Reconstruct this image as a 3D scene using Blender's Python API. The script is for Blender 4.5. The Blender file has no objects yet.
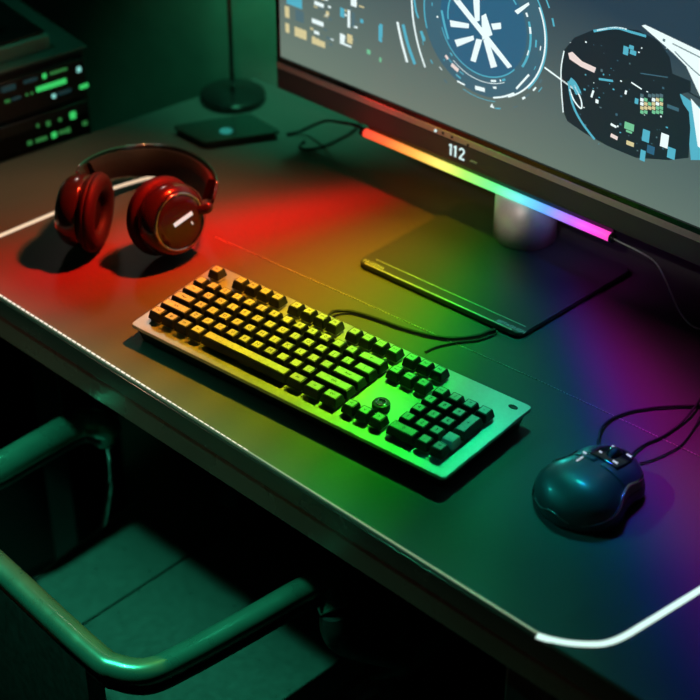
import bpy, bmesh, math, random
from mathutils import Vector, Matrix
random.seed(7)
S = bpy.context.scene
COL = S.collection
R = math.radians

# ------------------------------------------------------------------ camera
FPX, PITCH, YAW, ROLL = 1706.8, 0.6208486, 0.6762485, 0.0023334
CAM = Vector((1.18431, -1.07830, 1.11638))
fh = Vector((-math.sin(YAW), math.cos(YAW), 0))
FW = fh * math.cos(PITCH) - Vector((0, 0, math.sin(PITCH)))
RT = Vector((math.cos(YAW), math.sin(YAW), 0))
UP = RT.cross(FW)
RT, UP = RT * math.cos(ROLL) + UP * math.sin(ROLL), UP * math.cos(ROLL) - RT * math.sin(ROLL)
cd = bpy.data.cameras.new('camera'); cam = bpy.data.objects.new('camera', cd); COL.objects.link(cam)
m = Matrix((RT, UP, -FW)).transposed().to_4x4(); m.translation = CAM
cam.matrix_world = m
cd.sensor_width = 36; cd.lens = 36 * FPX / 700; cd.clip_start = .05
cd.dof.use_dof = True
cd.dof.focus_distance = (Vector((.27, .1, .02)) - CAM).dot(FW)
cd.dof.aperture_fstop = 3.7
S.camera = cam

def ray(u, v): return FW + RT * ((u - 350) / FPX) + UP * ((350 - v) / FPX)
def P(u, v, z=0.0):                       # where a sight line meets height z
    d = ray(u, v); return CAM + d * ((z - CAM.z) / d.z)
def onplane(u, v, p0, n):
    d = ray(u, v); return CAM + d * ((p0 - CAM).dot(n) / d.dot(n))

# ------------------------------------------------------------------ materials
def lin(c):
    return tuple((x / 255 / 12.92 if x / 255 <= .04045 else ((x / 255 + .055) / 1.055) ** 2.4) for x in c)
def mat(name, col, rough=.5, metal=0., emit=None, es=0., coat=0., noise=0., nscale=60., bump=0., spec=.5):
    M = bpy.data.materials.new(name); M.use_nodes = True
    nt = M.node_tree; b = nt.nodes['Principled BSDF']
    b.inputs['Base Color'].default_value = (*col, 1)
    b.inputs['Roughness'].default_value = rough; b.inputs['Metallic'].default_value = metal
    b.inputs['Coat Weight'].default_value = coat; b.inputs['Specular IOR Level'].default_value = spec
    if emit:
        b.inputs['Emission Color'].default_value = (*emit, 1); b.inputs['Emission Strength'].default_value = es
    if noise or bump:
        tc = nt.nodes.new('ShaderNodeTexCoord'); n = nt.nodes.new('ShaderNodeTexNoise')
        n.inputs['Scale'].default_value = nscale; n.inputs['Detail'].default_value = 4
        nt.links.new(tc.outputs['Object'], n.inputs['Vector'])
        if noise:
            mr = nt.nodes.new('ShaderNodeMapRange')
            mr.inputs['To Min'].default_value = max(.02, rough - noise); mr.inputs['To Max'].default_value = min(1, rough + noise)
            nt.links.new(n.outputs['Fac'], mr.inputs['Value']); nt.links.new(mr.outputs[0], b.inputs['Roughness'])
            mx = nt.nodes.new('ShaderNodeMix'); mx.data_type = 'RGBA'
            mx.inputs[6].default_value = (*[c * (1 - noise) for c in col], 1); mx.inputs[7].default_value = (*[min(1, c * (1 + noise)) for c in col], 1)
            nt.links.new(n.outputs['Fac'], mx.inputs[0]); nt.links.new(mx.outputs[2], b.inputs['Base Color'])
        if bump:
            bp = nt.nodes.new('ShaderNodeBump'); bp.inputs['Strength'].default_value = bump; bp.inputs['Distance'].default_value = .001
            nt.links.new(n.outputs['Fac'], bp.inputs['Height']); nt.links.new(bp.outputs[0], b.inputs['Normal'])
    return M
def glow(name, col, s):
    return mat(name, (.02, .02, .02), .4, emit=col, es=s)

DESK = mat('desk_leatherette', (.105, .10, .095), .55, noise=.2, nscale=700, bump=.25, spec=.22)
EDGE = mat('desk_edge_lacquer', (.03, .028, .026), .22, noise=.15, nscale=30)
APRON = mat('desk_apron_lacquer', (.045, .038, .032), .25, noise=.2, nscale=12)
DARK = mat('black_plastic', (.012, .012, .013), .38, noise=.2, nscale=80)
GLOSS = mat('black_gloss', (.012, .012, .013), .12, coat=.5, noise=.1, nscale=30)
RUB = mat('black_rubber', (.015, .015, .015), .6, noise=.2, nscale=120)
THREAD = mat('pale_thread', (.55, .5, .42), .7, noise=.2, nscale=400)
ALU = mat('brushed_aluminium', (.55, .55, .53), .38, metal=.75, noise=.12, nscale=250)
STEEL = mat('dark_steel', (.3, .29, .28), .35, metal=.9, noise=.15, nscale=200)
PILLAR = mat('satin_grey_metal', (.5, .47, .45), .45, metal=.2, noise=.1, nscale=200)
BASEM = mat('stand_base_coating', (.06, .06, .06), .36, noise=.15, nscale=400)
KEYB = mat('keycap_black', (.010, .010, .010), .42, noise=.2, nscale=300)
KEYT = mat('keycap_top_shine', (.6, .58, .55), .32, noise=.25, nscale=220, coat=.3)  # pale tone paints the light reflected by the black key tops
LEG = mat('legend_ink', (.03, .03, .03), .5, noise=.1, nscale=300)
WHITEK = mat('pale_keycap', (.75, .78, .75), .3, noise=.1, nscale=200)
STEM = mat('switch_housing', (.6, .6, .58), .4, noise=.1, nscale=200)
WALL = mat('wall_paint', (.2, .32, .26), .75, noise=.2, nscale=25, bump=.15)
FLOOR = mat('floor_boards', (.018, .020, .019), .5, noise=.3, nscale=9)
LEATHER = mat('chair_leather', (.04, .055, .05), .36, noise=.2, nscale=90, bump=.2)
TUBE = mat('chair_lacquered_tube', (.10, .22, .17), .30, metal=.65, noise=.12, nscale=40, coat=.3)
BLK = mat('matte_black', (.006, .006, .006), .6, noise=.2, nscale=100)
PIPE = mat('chair_piping', (.25, .24, .22), .4, noise=.1, nscale=80)
CHROME = mat('chrome', (.75, .72, .7), .15, metal=1, noise=.08, nscale=90)
HPB = mat('headphone_shell', (.022, .016, .015), .22, noise=.1, nscale=90, coat=.5)
PAD = mat('ear_cushion_leather', (.018, .012, .011), .6, noise=.2, nscale=250, bump=.2, spec=.25)
MSH = mat('mouse_shell', (.055, .065, .07), .40, noise=.12, nscale=90, coat=.15)
MBT = mat('mouse_side_grip', (.015, .016, .018), .45, noise=.2, nscale=400)
GREYC = mat('cable_sleeve_grey', (.8, .8, .8), .5, noise=.15, nscale=300)
MARKW = mat('white_mark', (.85, .82, .78), .35, noise=.1, nscale=200)
MARKT = mat('pale_print', (.55, .6, .55), .5, noise=.1, nscale=200)

# ------------------------------------------------------------------ mesh builder
class MB:
    def __init__(s): s.bm = bmesh.new()
    def _fin(s, fs, mi, smooth=False):
        for f in fs: f.material_index = mi; f.smooth = smooth
    def box(s, c, d, mi=0, M=None, bev=0., seg=2, top=None):
        c = Vector(c); vs = []
        tx, ty = top or (1, 1)
        for z in (-1, 1):
            for x, y in ((-1, -1), (1, -1), (1, 1), (-1, 1)):
                kx, ky = (tx, ty) if z > 0 else (1, 1)
                v = Vector((x * d[0] / 2 * kx, y * d[1] / 2 * ky, z * d[2] / 2))
                if M: v = M @ v
                vs.append(s.bm.verts.new(c + v))
        fs = [s.bm.faces.new([vs[i] for i in q]) for q in ((3, 2, 1, 0), (4, 5, 6, 7), (0, 1, 5, 4), (1, 2, 6, 5), (2, 3, 7, 6), (3, 0, 4, 7))]
        s._fin(fs, mi)
        if bev:
            es = list({e for f in fs for e in f.edges})
            r = bmesh.ops.bevel(s.bm, geom=es, offset=bev, segments=seg, affect='EDGES', profile=.5)
            s._fin(r['faces'], mi, True)
        return s
    def prism(s, pts, z0, z1, mi=0, bev=0.):
        lo = [s.bm.verts.new((p[0], p[1], z0)) for p in pts]; hi = [s.bm.verts.new((p[0], p[1], z1)) for p in pts]
        n = len(pts)
        fs = [s.bm.faces.new(hi), s.bm.faces.new(lo[::-1])] + [s.bm.faces.new((lo[i], lo[(i + 1) % n], hi[(i + 1) % n], hi[i])) for i in range(n)]
        s._fin(fs, mi)
        if bev:
            es = [e for e in fs[0].edges] + [e for e in fs[1].edges]
            r = bmesh.ops.bevel(s.bm, geom=es, offset=bev, segments=2, affect='EDGES', profile=.5); s._fin(r['faces'], mi, True)
        return s
    def rings(s, rs, mi=0, caps=True, smooth=True, closed=True):
        vr = [[s.bm.verts.new(p) for p in r] for r in rs]; n = len(rs[0]); fs = []
        for a, b in zip(vr, vr[1:]):
            for i in range(n if closed else n - 1):
                j = (i + 1) % n; fs.append(s.bm.faces.new((a[i], a[j], b[j], b[i])))
        s._fin(fs, mi, smooth)
        if caps: s._fin([s.bm.faces.new(vr[0][::-1]), s.bm.faces.new(vr[-1])], mi)
        return s
    def tube(s, pts, r, mi=0, seg=10, sub=6, flat=1.0, width=1.0):
        pts = [Vector(p) for p in pts]
        if sub > 1 and len(pts) > 2: pts = spline(pts, sub)
        rs = []; nrm = None
        for i, p in enumerate(pts):
            t = (pts[min(i + 1, len(pts) - 1)] - pts[max(i - 1, 0)]).normalized()
            if nrm is None:
                a = Vector((0, 0, 1)) if abs(t.z) < .9 else Vector((1, 0, 0)); nrm = (a - t * a.dot(t)).normalized()
            else: nrm = (nrm - t * nrm.dot(t)).normalized()
            b = t.cross(nrm); rr = r(i / (len(pts) - 1)) if callable(r) else r
            rs.append([p + nrm * (math.cos(k * 2 * math.pi / seg) * rr * flat) + b * (math.sin(k * 2 * math.pi / seg) * rr * width) for k in range(seg)])
        return s.rings(rs, mi)
    def lathe(s, prof, M=None, mi=0, seg=40):       # prof: (radius, height) about local z
        M = M or Matrix.Identity(4)
        rs = [[M @ Vector((max(r, 1e-5) * math.cos(k * 2 * math.pi / seg), max(r, 1e-5) * math.sin(k * 2 * math.pi / seg), h)) for k in range(seg)] for r, h in prof]
        return s.rings(rs, mi)
    def poly(s, pts, mi=0):
        f = s.bm.faces.new([s.bm.verts.new(p) for p in pts]); f.material_index = mi; return s
    def text(s, txt, size, M, mi=0, ext=.0002):
        cu = bpy.data.curves.new('t', 'FONT'); cu.body = txt; cu.size = size; cu.align_x = 'CENTER'; cu.align_y = 'CENTER'; cu.extrude = ext; cu.resolution_u = 2
        o = bpy.data.objects.new('t', cu); me = o.to_mesh()
        vs = [s.bm.verts.new(M @ v.co) for v in me.vertices]
        for p in me.polygons:
            try:
                f = s.bm.faces.new([vs[i] for i in p.vertices]); f.material_index = mi
            except ValueError: pass
        o.to_mesh_clear(); bpy.data.objects.remove(o); bpy.data.curves.remove(cu)
        return s
    def build(s, name, mats, parent=None, org=None, loc=None):
        if not isinstance(mats, (list, tuple)): mats = [mats]
        bmesh.ops.recalc_face_normals(s.bm, faces=s.bm.faces)
        off = Vector(org) if org is not None else Vector()
        if off.length: bmesh.ops.translate(s.bm, verts=s.bm.verts, vec=-off)
        me = bpy.data.meshes.new(name); s.bm.to_mesh(me); s.bm.free()
        for mm in mats: me.materials.append(mm)
        o = bpy.data.objects.new(name, me); COL.objects.link(o)
        if parent: o.parent = parent
        if loc is not None: o.location = loc
        return o
def spline(pts, sub):
    out = []; n = len(pts)
    for i in range(n - 1):
        a, b, c, d = pts[max(i - 1, 0)], pts[i], pts[i + 1], pts[min(i + 2, n - 1)]
        for k in range(sub):
            t = k / sub
            out.append(.5 * ((2 * b) + (c - a) * t + (2 * a - 5 * b + 4 * c - d) * t * t + (3 * b - a - 3 * c + d) * t ** 3))
    out.append(pts[-1]); return out
def tag(o, label=None, cat=None, group=None, kind=None):
    for k, v in (('label', label), ('category', cat), ('group', group), ('kind', kind)):
        if v: o[k] = v
    return o
def thing(name, label, cat, loc=(0, 0, 0), rz=0, group=None):
    o = bpy.data.objects.new(name, None); COL.objects.link(o); o.empty_display_size = .05
    o.location = loc; o.rotation_euler = (0, 0, rz)
    return tag(o, label, cat, group)
def rounded(corners, r, n=6):
    out = []; k = len(corners); cs = [Vector((c[0], c[1])) for c in corners]
    for i, c in enumerate(cs):
        a = (cs[i - 1] - c).normalized(); b = (cs[(i + 1) % k] - c).normalized()
        p, q = c + a * r, c + b * r
        for j in range(n + 1):
            t = j / n; out.append((p * (1 - t) + c * t) * (1 - t) + (c * (1 - t) + q * t) * t)
    return out

# ------------------------------------------------------------------ setting
FZ = -.77; WY = .585
MB().box((.3, -.4, FZ - .02), (6, 4, .04)).build('floor', FLOOR)['kind'] = 'structure'
MB().box((.3, WY + .03, .6), (6, .06, 2.76)).build('wall_back', WALL)['kind'] = 'structure'

# ------------------------------------------------------------------ desk
E0, E1 = P(0, 297), P(537, 635)
ed = (E1 - E0).normalized()
def on_edge(x): t = (x - E0.x) / ed.x; return E0 + ed * t
L0, L1 = P(0, 163), P(178, 103); ld = (L1 - L0).normalized()
tB = (WY - .003 - L0.y) / ld.y; BL = L0 + ld * tB
den = ed.x * ld.y - ed.y * ld.x
tF = ((L0.x - E0.x) * ld.y - (L0.y - E0.y) * ld.x) / den; FL = E0 + ed * tF
FR = on_edge(1.05); BR = Vector((1.05, WY - .003, 0))
desk = thing('desk', 'black desk with stitched leather-look top and inlaid white light lines', 'desk', (.3, .3, FZ))
DO = (.3, .3, FZ)
MB().prism([FL, FR, BR, BL], -.029, 0, 0, .002).build('desk_top', DESK, desk, DO)
ins = Vector((-ed.y, ed.x, 0))
def inset_front(d): return [FL + ins * d + ed * .02, FR + ins * d - ed * .02, FR + ins * (d + .02) - ed * .02, FL + ins * (d + .02) + ed * .02]
MB().prism([FL - ins * .0012, FR - ins * .0012, FR + ins * .004, FL + ins * .004], -.0285, -.0035, 0, .001).build('edge_band', EDGE, desk, DO)
MB().prism(inset_front(.003), -.067, -.0292, 0, .001).build('apron', APRON, desk, DO)
# modesty panel deep under the top, ends behind the right hand chair arm
MB().box((-.06, .40, -.24), (.62, .018, .41), 0, bev=.002).build('modesty_panel', APRON, desk, DO)
leg = on_edge(.60) + ins * .05
for x, y in ((leg.x, leg.y), (-.30, .14), (-.27, .50), (.95, .0), (.95, .50)):
    MB().box((x, y, (FZ - .03) / 2), (.055, .06, -FZ - .03), 0, bev=.003).build('desk_leg', DARK, desk, DO)
a, b = P(374, 684, FZ + .025), P(464, 625, FZ + .025)
MB().tube([a - (b - a) * .25 - Vector((0, 0, .006)), b + (b - a) * .2 - Vector((0, 0, .006))], .018, seg=12).build('foot_bar', STEEL, desk, DO)
# stitched seam across the top
st = MB(); A, B = P(215, 237), P(537, 380); C = P(700, 457)
for p, q in ((A, B), (B, C + (C - B) * .6)):
    n = int((q - p).length / .0042); d = (q - p).normalized()
    for i in range(n):
        c = p + d * (.0042 * (i + .5)); st.box((c.x, c.y, .0003), (.0026, .0008, .0010), 0, Matrix.Rotation(math.atan2(d.y, d.x), 3, 'Z'))
st.build('stitching', THREAD, desk, DO)
# light lines let into the top
def ribbon(pts, w, z0, z1, mb, mi=0, sub=8):
    pts = spline([Vector(p) for p in pts], sub) if len(pts) > 2 else [Vector(p) for p in pts]
    rs = []
    for i, p in enumerate(pts):
        t = (pts[min(i + 1, len(pts) - 1)] - pts[max(i - 1, 0)]); t = Vector((t.x, t.y, 0)).normalized(); b = Vector((-t.y, t.x, 0)) * w / 2
        rs.append([Vector((p.x, p.y, z0)) - b, Vector((p.x, p.y, z0)) + b, Vector((p.x, p.y, z1)) + b, Vector((p.x, p.y, z1)) - b])
    mb.rings(rs, mi, smooth=False)
LCOOL = glow('cool_white_led', (.72, 1.0, .9), 1.05)
LWARM = glow('warm_white_led', (1.0, .72, .48), .95)
LBEAD = glow('bead_led', (1.0, .9, .72), 1.0)
LEDGE = glow('edge_line_led', (.62, .82, .5), .42)
k = MB(); ribbon([P(537, 635.5), P(550, 639.5), P(568, 643), P(588, 644.5), P(605, 643.5), P(622, 637.5), P(645, 624), P(700, 590), P(760, 553), P(760, 553) + (P(760, 553) - P(700, 590)) * 3], .0064, -.001, .0007, k)
k.build('corner_light_line', LCOOL, desk, DO)
k = MB(); ribbon([P(-30, 248.5) + (P(-30, 248.5) - P(0, 236)) * 1.1, P(-30, 248.5), P(0, 236), P(57, 212), P(103, 192), P(143, 179.5), P(152, 178.4), P(162, 179.4)], .0062, -.001, .0007, k)
k.build('side_light_line', LWARM, desk, DO)
k = MB(); off = ins * .0022
ribbon([on_edge(-.31) + off, on_edge(E1.x) + off], .0014, -.001, .0006, k)
k.build('edge_light_line', LEDGE, desk, DO)
k = MB(); c = on_edge(-.24) + off; s_ = .0085
while c.x < .24:
    f = max(0, 1 - max(0, c.x - .02) / .24)
    k.box((c.x, c.y, .0004), (.0062, .0008 + .0010 * f, .0012), 0, Matrix.Rotation(math.atan2(ed.y, ed.x), 3, 'Z')); c = c + ed * s_
k.build('bead_lights', LBEAD, desk, DO)

# ------------------------------------------------------------------ monitor
q0, q1 = P(279, 87, .1), P(700, 265, .1)
PHI = math.atan2(q1.y - q0.y, q1.x - q0.x)
foot = P(530, 236)
CP, SP = math.cos(PHI), math.sin(PHI)
mx = Vector((CP, SP, 0)); my = Vector((-SP, CP, 0))
def mloc(w): w = w - foot; return Vector((w.dot(mx), w.dot(my), w.z))
YF = mloc(q0).y                      # front face of the chin
def scr(u, v, y=None):
    y = YF if y is None else y
    return mloc(onplane(u, v, foot + my * y, my))
XL = scr(278, 60).x; XR = -XL + .02; ZB = .10; ZS = scr(282, 57).z; ZT = ZS + .40; XC = (XL + XR) / 2; W = XR - XL
mon = thing('monitor', 'large widescreen monitor showing a blue clock dial and helmet graphic', 'monitor', foot, PHI)
MB().box((XC, YF + .021, (ZB + ZT) / 2 + .005), (W, .040, ZT - ZB + .012), 0, bev=.004).build('housing', DARK, mon)
fr = MB(); bw = .006
fr.box((XL + bw / 2, YF, (ZS + ZT) / 2), (bw, .005, ZT - ZS), 0, bev=.001).box((XR - bw / 2, YF, (ZS + ZT) / 2), (bw, .005, ZT - ZS), 0, bev=.001).box((XC, YF, ZT + .004), (W, .005, .012), 0, bev=.001).box((XC, YF, ZS - .0035), (W, .005, .007), 0)
fr.build('bezel', GLOSS, mon)
STRIP = mat('chin_metal_strip', (.60, .50, .45), .4, metal=.3, noise=.12, nscale=200)
MB().box((XC, YF - .0005, ZS - .0115), (W, .006, .009), 0, bev=.001).build('metal_strip', STRIP, mon)
CHIN = mat('chin_plastic', (.06, .058, .055), .45, noise=.15, nscale=500, bump=.1)
ch = MB().box((XC, YF, (ZB + ZS - .016) / 2), (W, .006, ZS - .016 - ZB), 0, bev=.0012).build('chin', CHIN, mon)
LITW = glow('lit_digits', (.75, 1.0, .98), .95)
MR = Matrix.Rotation(R(90), 4, 'X')
c = scr(459.5, 151.5); dg = MB()
def stroke(pts, w=.0021):
    pp = [Vector((c.x + x, YF - .0036, c.z + z)) for x, z in pts]; L_, R_ = [], []
    for i, p in enumerate(pp):
        t = (pp[min(i + 1, len(pp) - 1)] - pp[max(i - 1, 0)]).normalized(); b = Vector((-t.z, 0, t.x)) * w / 2
        L_.append(p + b); R_.append(p - b)
    dg.rings([[a - Vector((0, .0003, 0)), b_ - Vector((0, .0003, 0)), b_ + Vector((0, .0004, 0)), a + Vector((0, .0004, 0))] for a, b_ in zip(L_, R_)], 0, smooth=False)
for ox in (-.0105, -.0035): stroke([(ox - .0028, .0052), (ox - .0012, .0060), (ox, .0072)], .0019); stroke([(ox, .0076), (ox, -.0074)], .0023)
stroke([(.0028 + .0001, .0042), (.0034, .0060), (.0052, .0072), (.0075, .0072), (.0092, .0058), (.0094, .0036), (.0084, .0014), (.0030, -.0064)])
stroke([(.0022, -.0065), (.0102, -.0065)])
dg.build('digit_display', LITW, ch)
c = scr(475, 160.5); MB().text('.ooo', .006, Matrix.Translation((c.x, YF - .0034, c.z)) @ MR, 0).build('chin_caption', MARKT, ch)
for u, v, col in ((437.5, 129.5, MARKW), (445, 132, DARK), (454, 136, DARK), (470, 144, DARK)):
    c = scr(u, v); MB().lathe([(.0018, -.0006), (.0018, .0006)], Matrix.Translation((c.x, YF - .0038, c.z)) @ MR, 0, 12).build('indicator' if col is MARKW else 'button', LITW if col is MARKW else col, mon)

# the lit picture
def screen_mat():
    M = bpy.data.materials.new('display_panel'); M.use_nodes = True; nt = M.node_tree; b = nt.nodes['Principled BSDF']
    b.inputs['Base Color'].default_value = (.02, .02, .02, 1); b.inputs['Roughness'].default_value = .35
    tc = nt.nodes.new('ShaderNodeTexCoord'); sx = nt.nodes.new('ShaderNodeSeparateXYZ'); nt.links.new(tc.outputs['Generated'], sx.inputs[0])
    ad = nt.nodes.new('ShaderNodeMath'); ad.operation = 'MULTIPLY_ADD'; nt.links.new(sx.outputs['Z'], ad.inputs[0]); ad.inputs[1].default_value = 1.25
    mu = nt.nodes.new('ShaderNodeMath'); mu.operation = 'MULTIPLY'; nt.links.new(sx.outputs['X'], mu.inputs[0]); mu.inputs[1].default_value = .28
    nt.links.new(mu.outputs[0], ad.inputs[2])
    rp = nt.nodes.new('ShaderNodeValToRGB'); nt.links.new(ad.outputs[0], rp.inputs[0])
    el = rp.color_ramp.elements; el[0].position = .05; el[0].color = (*lin((112, 130, 118)), 1); el[1].position = .85; el[1].color = (*lin((42, 66, 82)), 1)
    e = el.new(.4); e.color = (*lin((88, 108, 106)), 1)
    nt.links.new(rp.outputs[0], b.inputs['Emission Color']); b.inputs['Emission Strength'].default_value = .95
    return M
scn = MB().box((XC, YF + .0005, (ZS + ZT) / 2), (W - 2 * bw, .003, ZT - ZS - .002)).build('screen', screen_mat(), mon)
G = [glow('display_white', (.85, 1, 1), 1.0), glow('display_cyan', (.12, .60, .78), .75), glow('display_blue', lin((46, 100, 130)), 1.0), glow('display_dark', lin((26, 42, 50)), 1.0),
     glow('display_yellow', (.85, .75, .4), .8), glow('display_green', (.25, .8, .45), .7), glow('display_pink', (.95, .8, .75), .9), glow('display_mist', lin((82, 112, 120)), 1.0), glow('display_deep', lin((62, 102, 118)), 1.0)]
YS = YF - .0012
gm = MB()
def spx(u, v, l): w = scr(u, v, YS); return Vector((w.x, YS - .00006 * l, w.z))
def gpoly(pts, mi, l, o, s): gm.poly([spx(o[0] + x / s, o[1] + y / s, l) for x, y in pts], mi)
def gline(pts, w, mi, l, o, s):
    pp = [spx(o[0] + x / s, o[1] + y / s, l) for x, y in pts]
    if len(pp) > 2: pp = spline(pp, 5)
    hw = w / s / 700 / 2
    L_, R_ = [], []
    for i, p in enumerate(pp):
        t = (pp[min(i + 1, len(pp) - 1)] - pp[max(i - 1, 0)]).normalized(); b = Vector((-t.z, 0, t.x)) * hw
        L_.append(p + b); R_.append(p - b)
    for i in range(len(pp) - 1): gm.poly([L_[i], L_[i + 1], R_[i + 1], R_[i]], mi)
def grect(x0, y0, x1, y1, mi, l, o, s):
    c = spx(o[0] + (x0 + x1) / 2 / s, o[1] + (y0 + y1) / 2 / s, l); a = (x1 - x0) / s / 700 / 2; b = (y1 - y0) / s / 700 / 2
    gm.poly([c + Vector((-a, 0, -b)), c + Vector((a, 0, -b)), c + Vector((a, 0, b)), c + Vector((-a, 0, b))], mi)
o5, s5 = (380, 0), 3.889
cc = spx(o5[0] + 400 / s5, o5[1] + 95 / s5, 1)
def disc(r0, r1, mi, l, a0=0, a1=360, n=64):
    c = cc + Vector((0, -.00006 * l, 0))
    for i in range(n):
        t0, t1 = R(a0 + (a1 - a0) * i / n), R(a0 + (a1 - a0) * (i + 1) / n)
        q = [c + Vector((r * math.cos(t), 0, r * math.sin(t))) for r, t in ((r0, t0), (r1, t0), (r1, t1), (r0, t1))]
        gm.poly(q, mi)
TOPLIM = ZT - .004
disc(.0005, .062, 2, 0); disc(.062, .088, 8, 0)
disc(.0865, .0885, 0, 1, -62, 30); disc(.0885, .0905, 1, 1, -40, 60); disc(.0855, .0875, 1, 1, 100, 200)
disc(.062, .0635, 1, 1, 200, 320); disc(.070, .0708, 0, 1, 235, 300); disc(.0735, .0755, 1, 1, 60, 95); disc(.078, .080, 1, 1, 120, 170)
disc(.050, .052, 1, 1, 150, 190); disc(.066, .069, 1, 1, -30, 20); disc(.092, .0928, 1, 1, 255, 285); disc(.0575, .0595, 1, 1, 40, 80)
random.seed(3)
for i in range(60):
    a = random.uniform(0, 360); r = random.choice((.066, .074, .081, .094, .1)); disc(r, r + random.uniform(.0008, .003), random.choice((0, 1, 1, 1, 7)), 2, a, a + random.uniform(1, 7), 3)
for q in ([(285, 0), (312, 0), (514, 258), (498, 266)], [(272, 78), (347, 92), (345, 110), (275, 104)], [(290, 155), (364, 138), (366, 155), (300, 182)],
          [(375, 150), (398, 155), (372, 243), (352, 235)], [(402, 155), (420, 150), (456, 258), (432, 265)], [(395, 62), (412, 52), (438, 135), (398, 155)],
          [(360, -30), (388, -30), (388, 80), (370, 85)], [(432, 92), (470, 88), (472, 112), (440, 116)], [(523, 42), (578, 8), (582, 18), (536, 56)]):
    gpoly(q, 0, 3, o5, s5)
for pts, w, mi in (([(122, -20), (130, 80), (150, 180), (176, 262)], 7, 0), ([(68, 85), (84, 160), (106, 242)], 10, 0), ([(90, 95), (108, 170), (136, 250)], 13, 1), ([(240, 40), (252, 100), (266, 152)], 9, 1),
                   ([(130, -30), (140, 40), (150, 70)], 8, 1), ([(160, 120), (172, 160)], 12, 1), ([(278, 250), (305, 275)], 14, 6), ([(300, 315), (330, 330)], 6, 0), ([(370, 340), (408, 350)], 14, 0),
                   ([(440, 380), (480, 376), (522, 362)], 6, 0), ([(530, 345), (580, 290)], 7, 0), ([(0, 100), (0, 160)], 12, 1), ([(640, 262), (760, 350)], 6, 0), ([(255, 215), (265, 230)], 10, 6)):
    gline(pts, w, mi, 3, o5, s5)
gpoly([(428, 415), (436, 402), (446, 422)], 0, 3, o5, s5)
o4, s4 = (270, 0), 3.333
for x0, y0, x1, y1, mi in ((50, -12, 112, 20, 1), (48, 22, 66, 58, 4), (50, 78, 66, 108, 4), (78, 96, 126, 126, 4), (82, 36, 116, 72, 7), (145, 8, 182, 20, 0), (136, 68, 182, 82, 0), (145, 104, 166, 114, 0), (135, 132, 188, 152, 4),
                           (233, 28, 249, 56, 1), (258, 36, 268, 90, 0), (272, 44, 284, 84, 7), (268, -10, 290, 20, 0), (232, 114, 250, 140, 0), (256, 116, 276, 144, 4), (230, 146, 274, 152, 0), (364, 82, 376, 122, 1), (366, 128, 374, 140, 1), (322, 166, 336, 180, 5), (364, 192, 372, 206, 5), (186, 38, 198, 50, 4), (300, 64, 312, 76, 1)):
    grect(x0, y0, x1, y1, mi, 2, o4, s4)
for i in range(40):
    x, y = random.choice((random.uniform(130, 200), random.uniform(225, 300))), random.uniform(-40, 150); grect(x, y, x + random.uniform(4, 20), y + random.uniform(3, 8), random.choice((0, 7, 7, 4)), 1, o4, s4)
o6, s6 = (540, 0), 4.375
gpoly([(445, 112), (460, 108), (720, 232), (820, 280), (820, 460), (700, 420), (640, 290), (580, 230), (500, 160)], 0, 1, o6, s6)
gpoly([(600, 400), (700, 470), (820, 540), (820, 700), (660, 700), (640, 480)], 1, 1, o6, s6)
gpoly([(660, 430), (720, 500), (720, 660), (690, 640)], 0, 2, o6, s6)
gpoly([(105, 220), (150, 165), (230, 132), (330, 120), (430, 132), (520, 180), (568, 250), (580, 322), (660, 355), (660, 400), (612, 412), (628, 455), (652, 490), (658, 560), (650, 690), (560, 700), (420, 690), (300, 640), (200, 585), (120, 530), (95, 470), (92, 400), (94, 290)], 3, 3, o6, s6)
for pts, w, mi in (([(235, 136), (330, 122), (400, 140), (465, 158)], 9, 1), ([(250, 132), (330, 120), (380, 128)], 5, 0), ([(125, 355), (142, 450), (180, 530), (240, 610)], 9, 1), ([(150, 372), (180, 436), (180, 474), (150, 440), (130, 390)], 6, 0),
                   ([(106, 222), (93, 300), (95, 400), (102, 492)], 5, 0), ([(130, 350), (150, 370), (170, 410)], 26, 1), ([(235, 395), (225, 425)], 8, 0), ([(400, 360), (446, 390)], 5, 0), ([(378, 395), (374, 412)], 8, 0), ([(258, 345), (320, 354)], 8, 1), ([(440, 320), (560, 338)], 4, 8),
                   ([(310, 542), (335, 556)], 9, 0), ([(310, 590), (340, 606)], 14, 6), ([(580, 190), (700, 250), (800, 300)], 4, 7), ([(590, 225), (700, 330), (800, 380)], 4, 7), ([(640, 395), (700, 430), (800, 470)], 5, 3)):
    gline(pts, w, mi, 5, o6, s6)
gpoly([(124, 232), (142, 226), (185, 268), (246, 296), (238, 318), (180, 292), (130, 258)], 6, 5, o6, s6)
for r in range(5):
    for cx_ in range(6):
        if random.random() < .9: grect(440 + cx_ * 17, 412 + r * 18, 453 + cx_ * 17, 424 + r * 18, random.choice((0, 5, 5, 4)) if r else 7, 5, o6, s6)
for x0, y0, x1, y1, mi in ((372, 540, 410, 566, 5), (378, 572, 402, 580, 5), (450, 572, 478, 616, 1), (366, 206, 386, 236, 1), (392, 200, 410, 214, 1), (396, 222, 420, 238, 1), (416, 432, 430, 452, 1), (560, 465, 605, 478, 8), (244, 436, 256, 450, 0), (530, 590, 560, 640, 0), (470, 640, 500, 670, 2), (560, 650, 590, 690, 1), (440, 660, 460, 700, 1), (380, 620, 410, 636, 4)):
    grect(x0, y0, x1, y1, mi, 5, o6, s6)
for i in range(70):
    x, y = random.uniform(130, 560), random.uniform(170, 660); d = random.uniform(3, 9); grect(x, y, x + d, y + d * random.uniform(.5, 1.2), random.choice((0, 1, 7, 8, 8)), 4, o6, s6)
bmesh.ops.bisect_plane(gm.bm, geom=gm.bm.verts[:] + gm.bm.edges[:] + gm.bm.faces[:], plane_co=(0, 0, ZT - .003), plane_no=(0, 0, 1), clear_outer=True)
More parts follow.
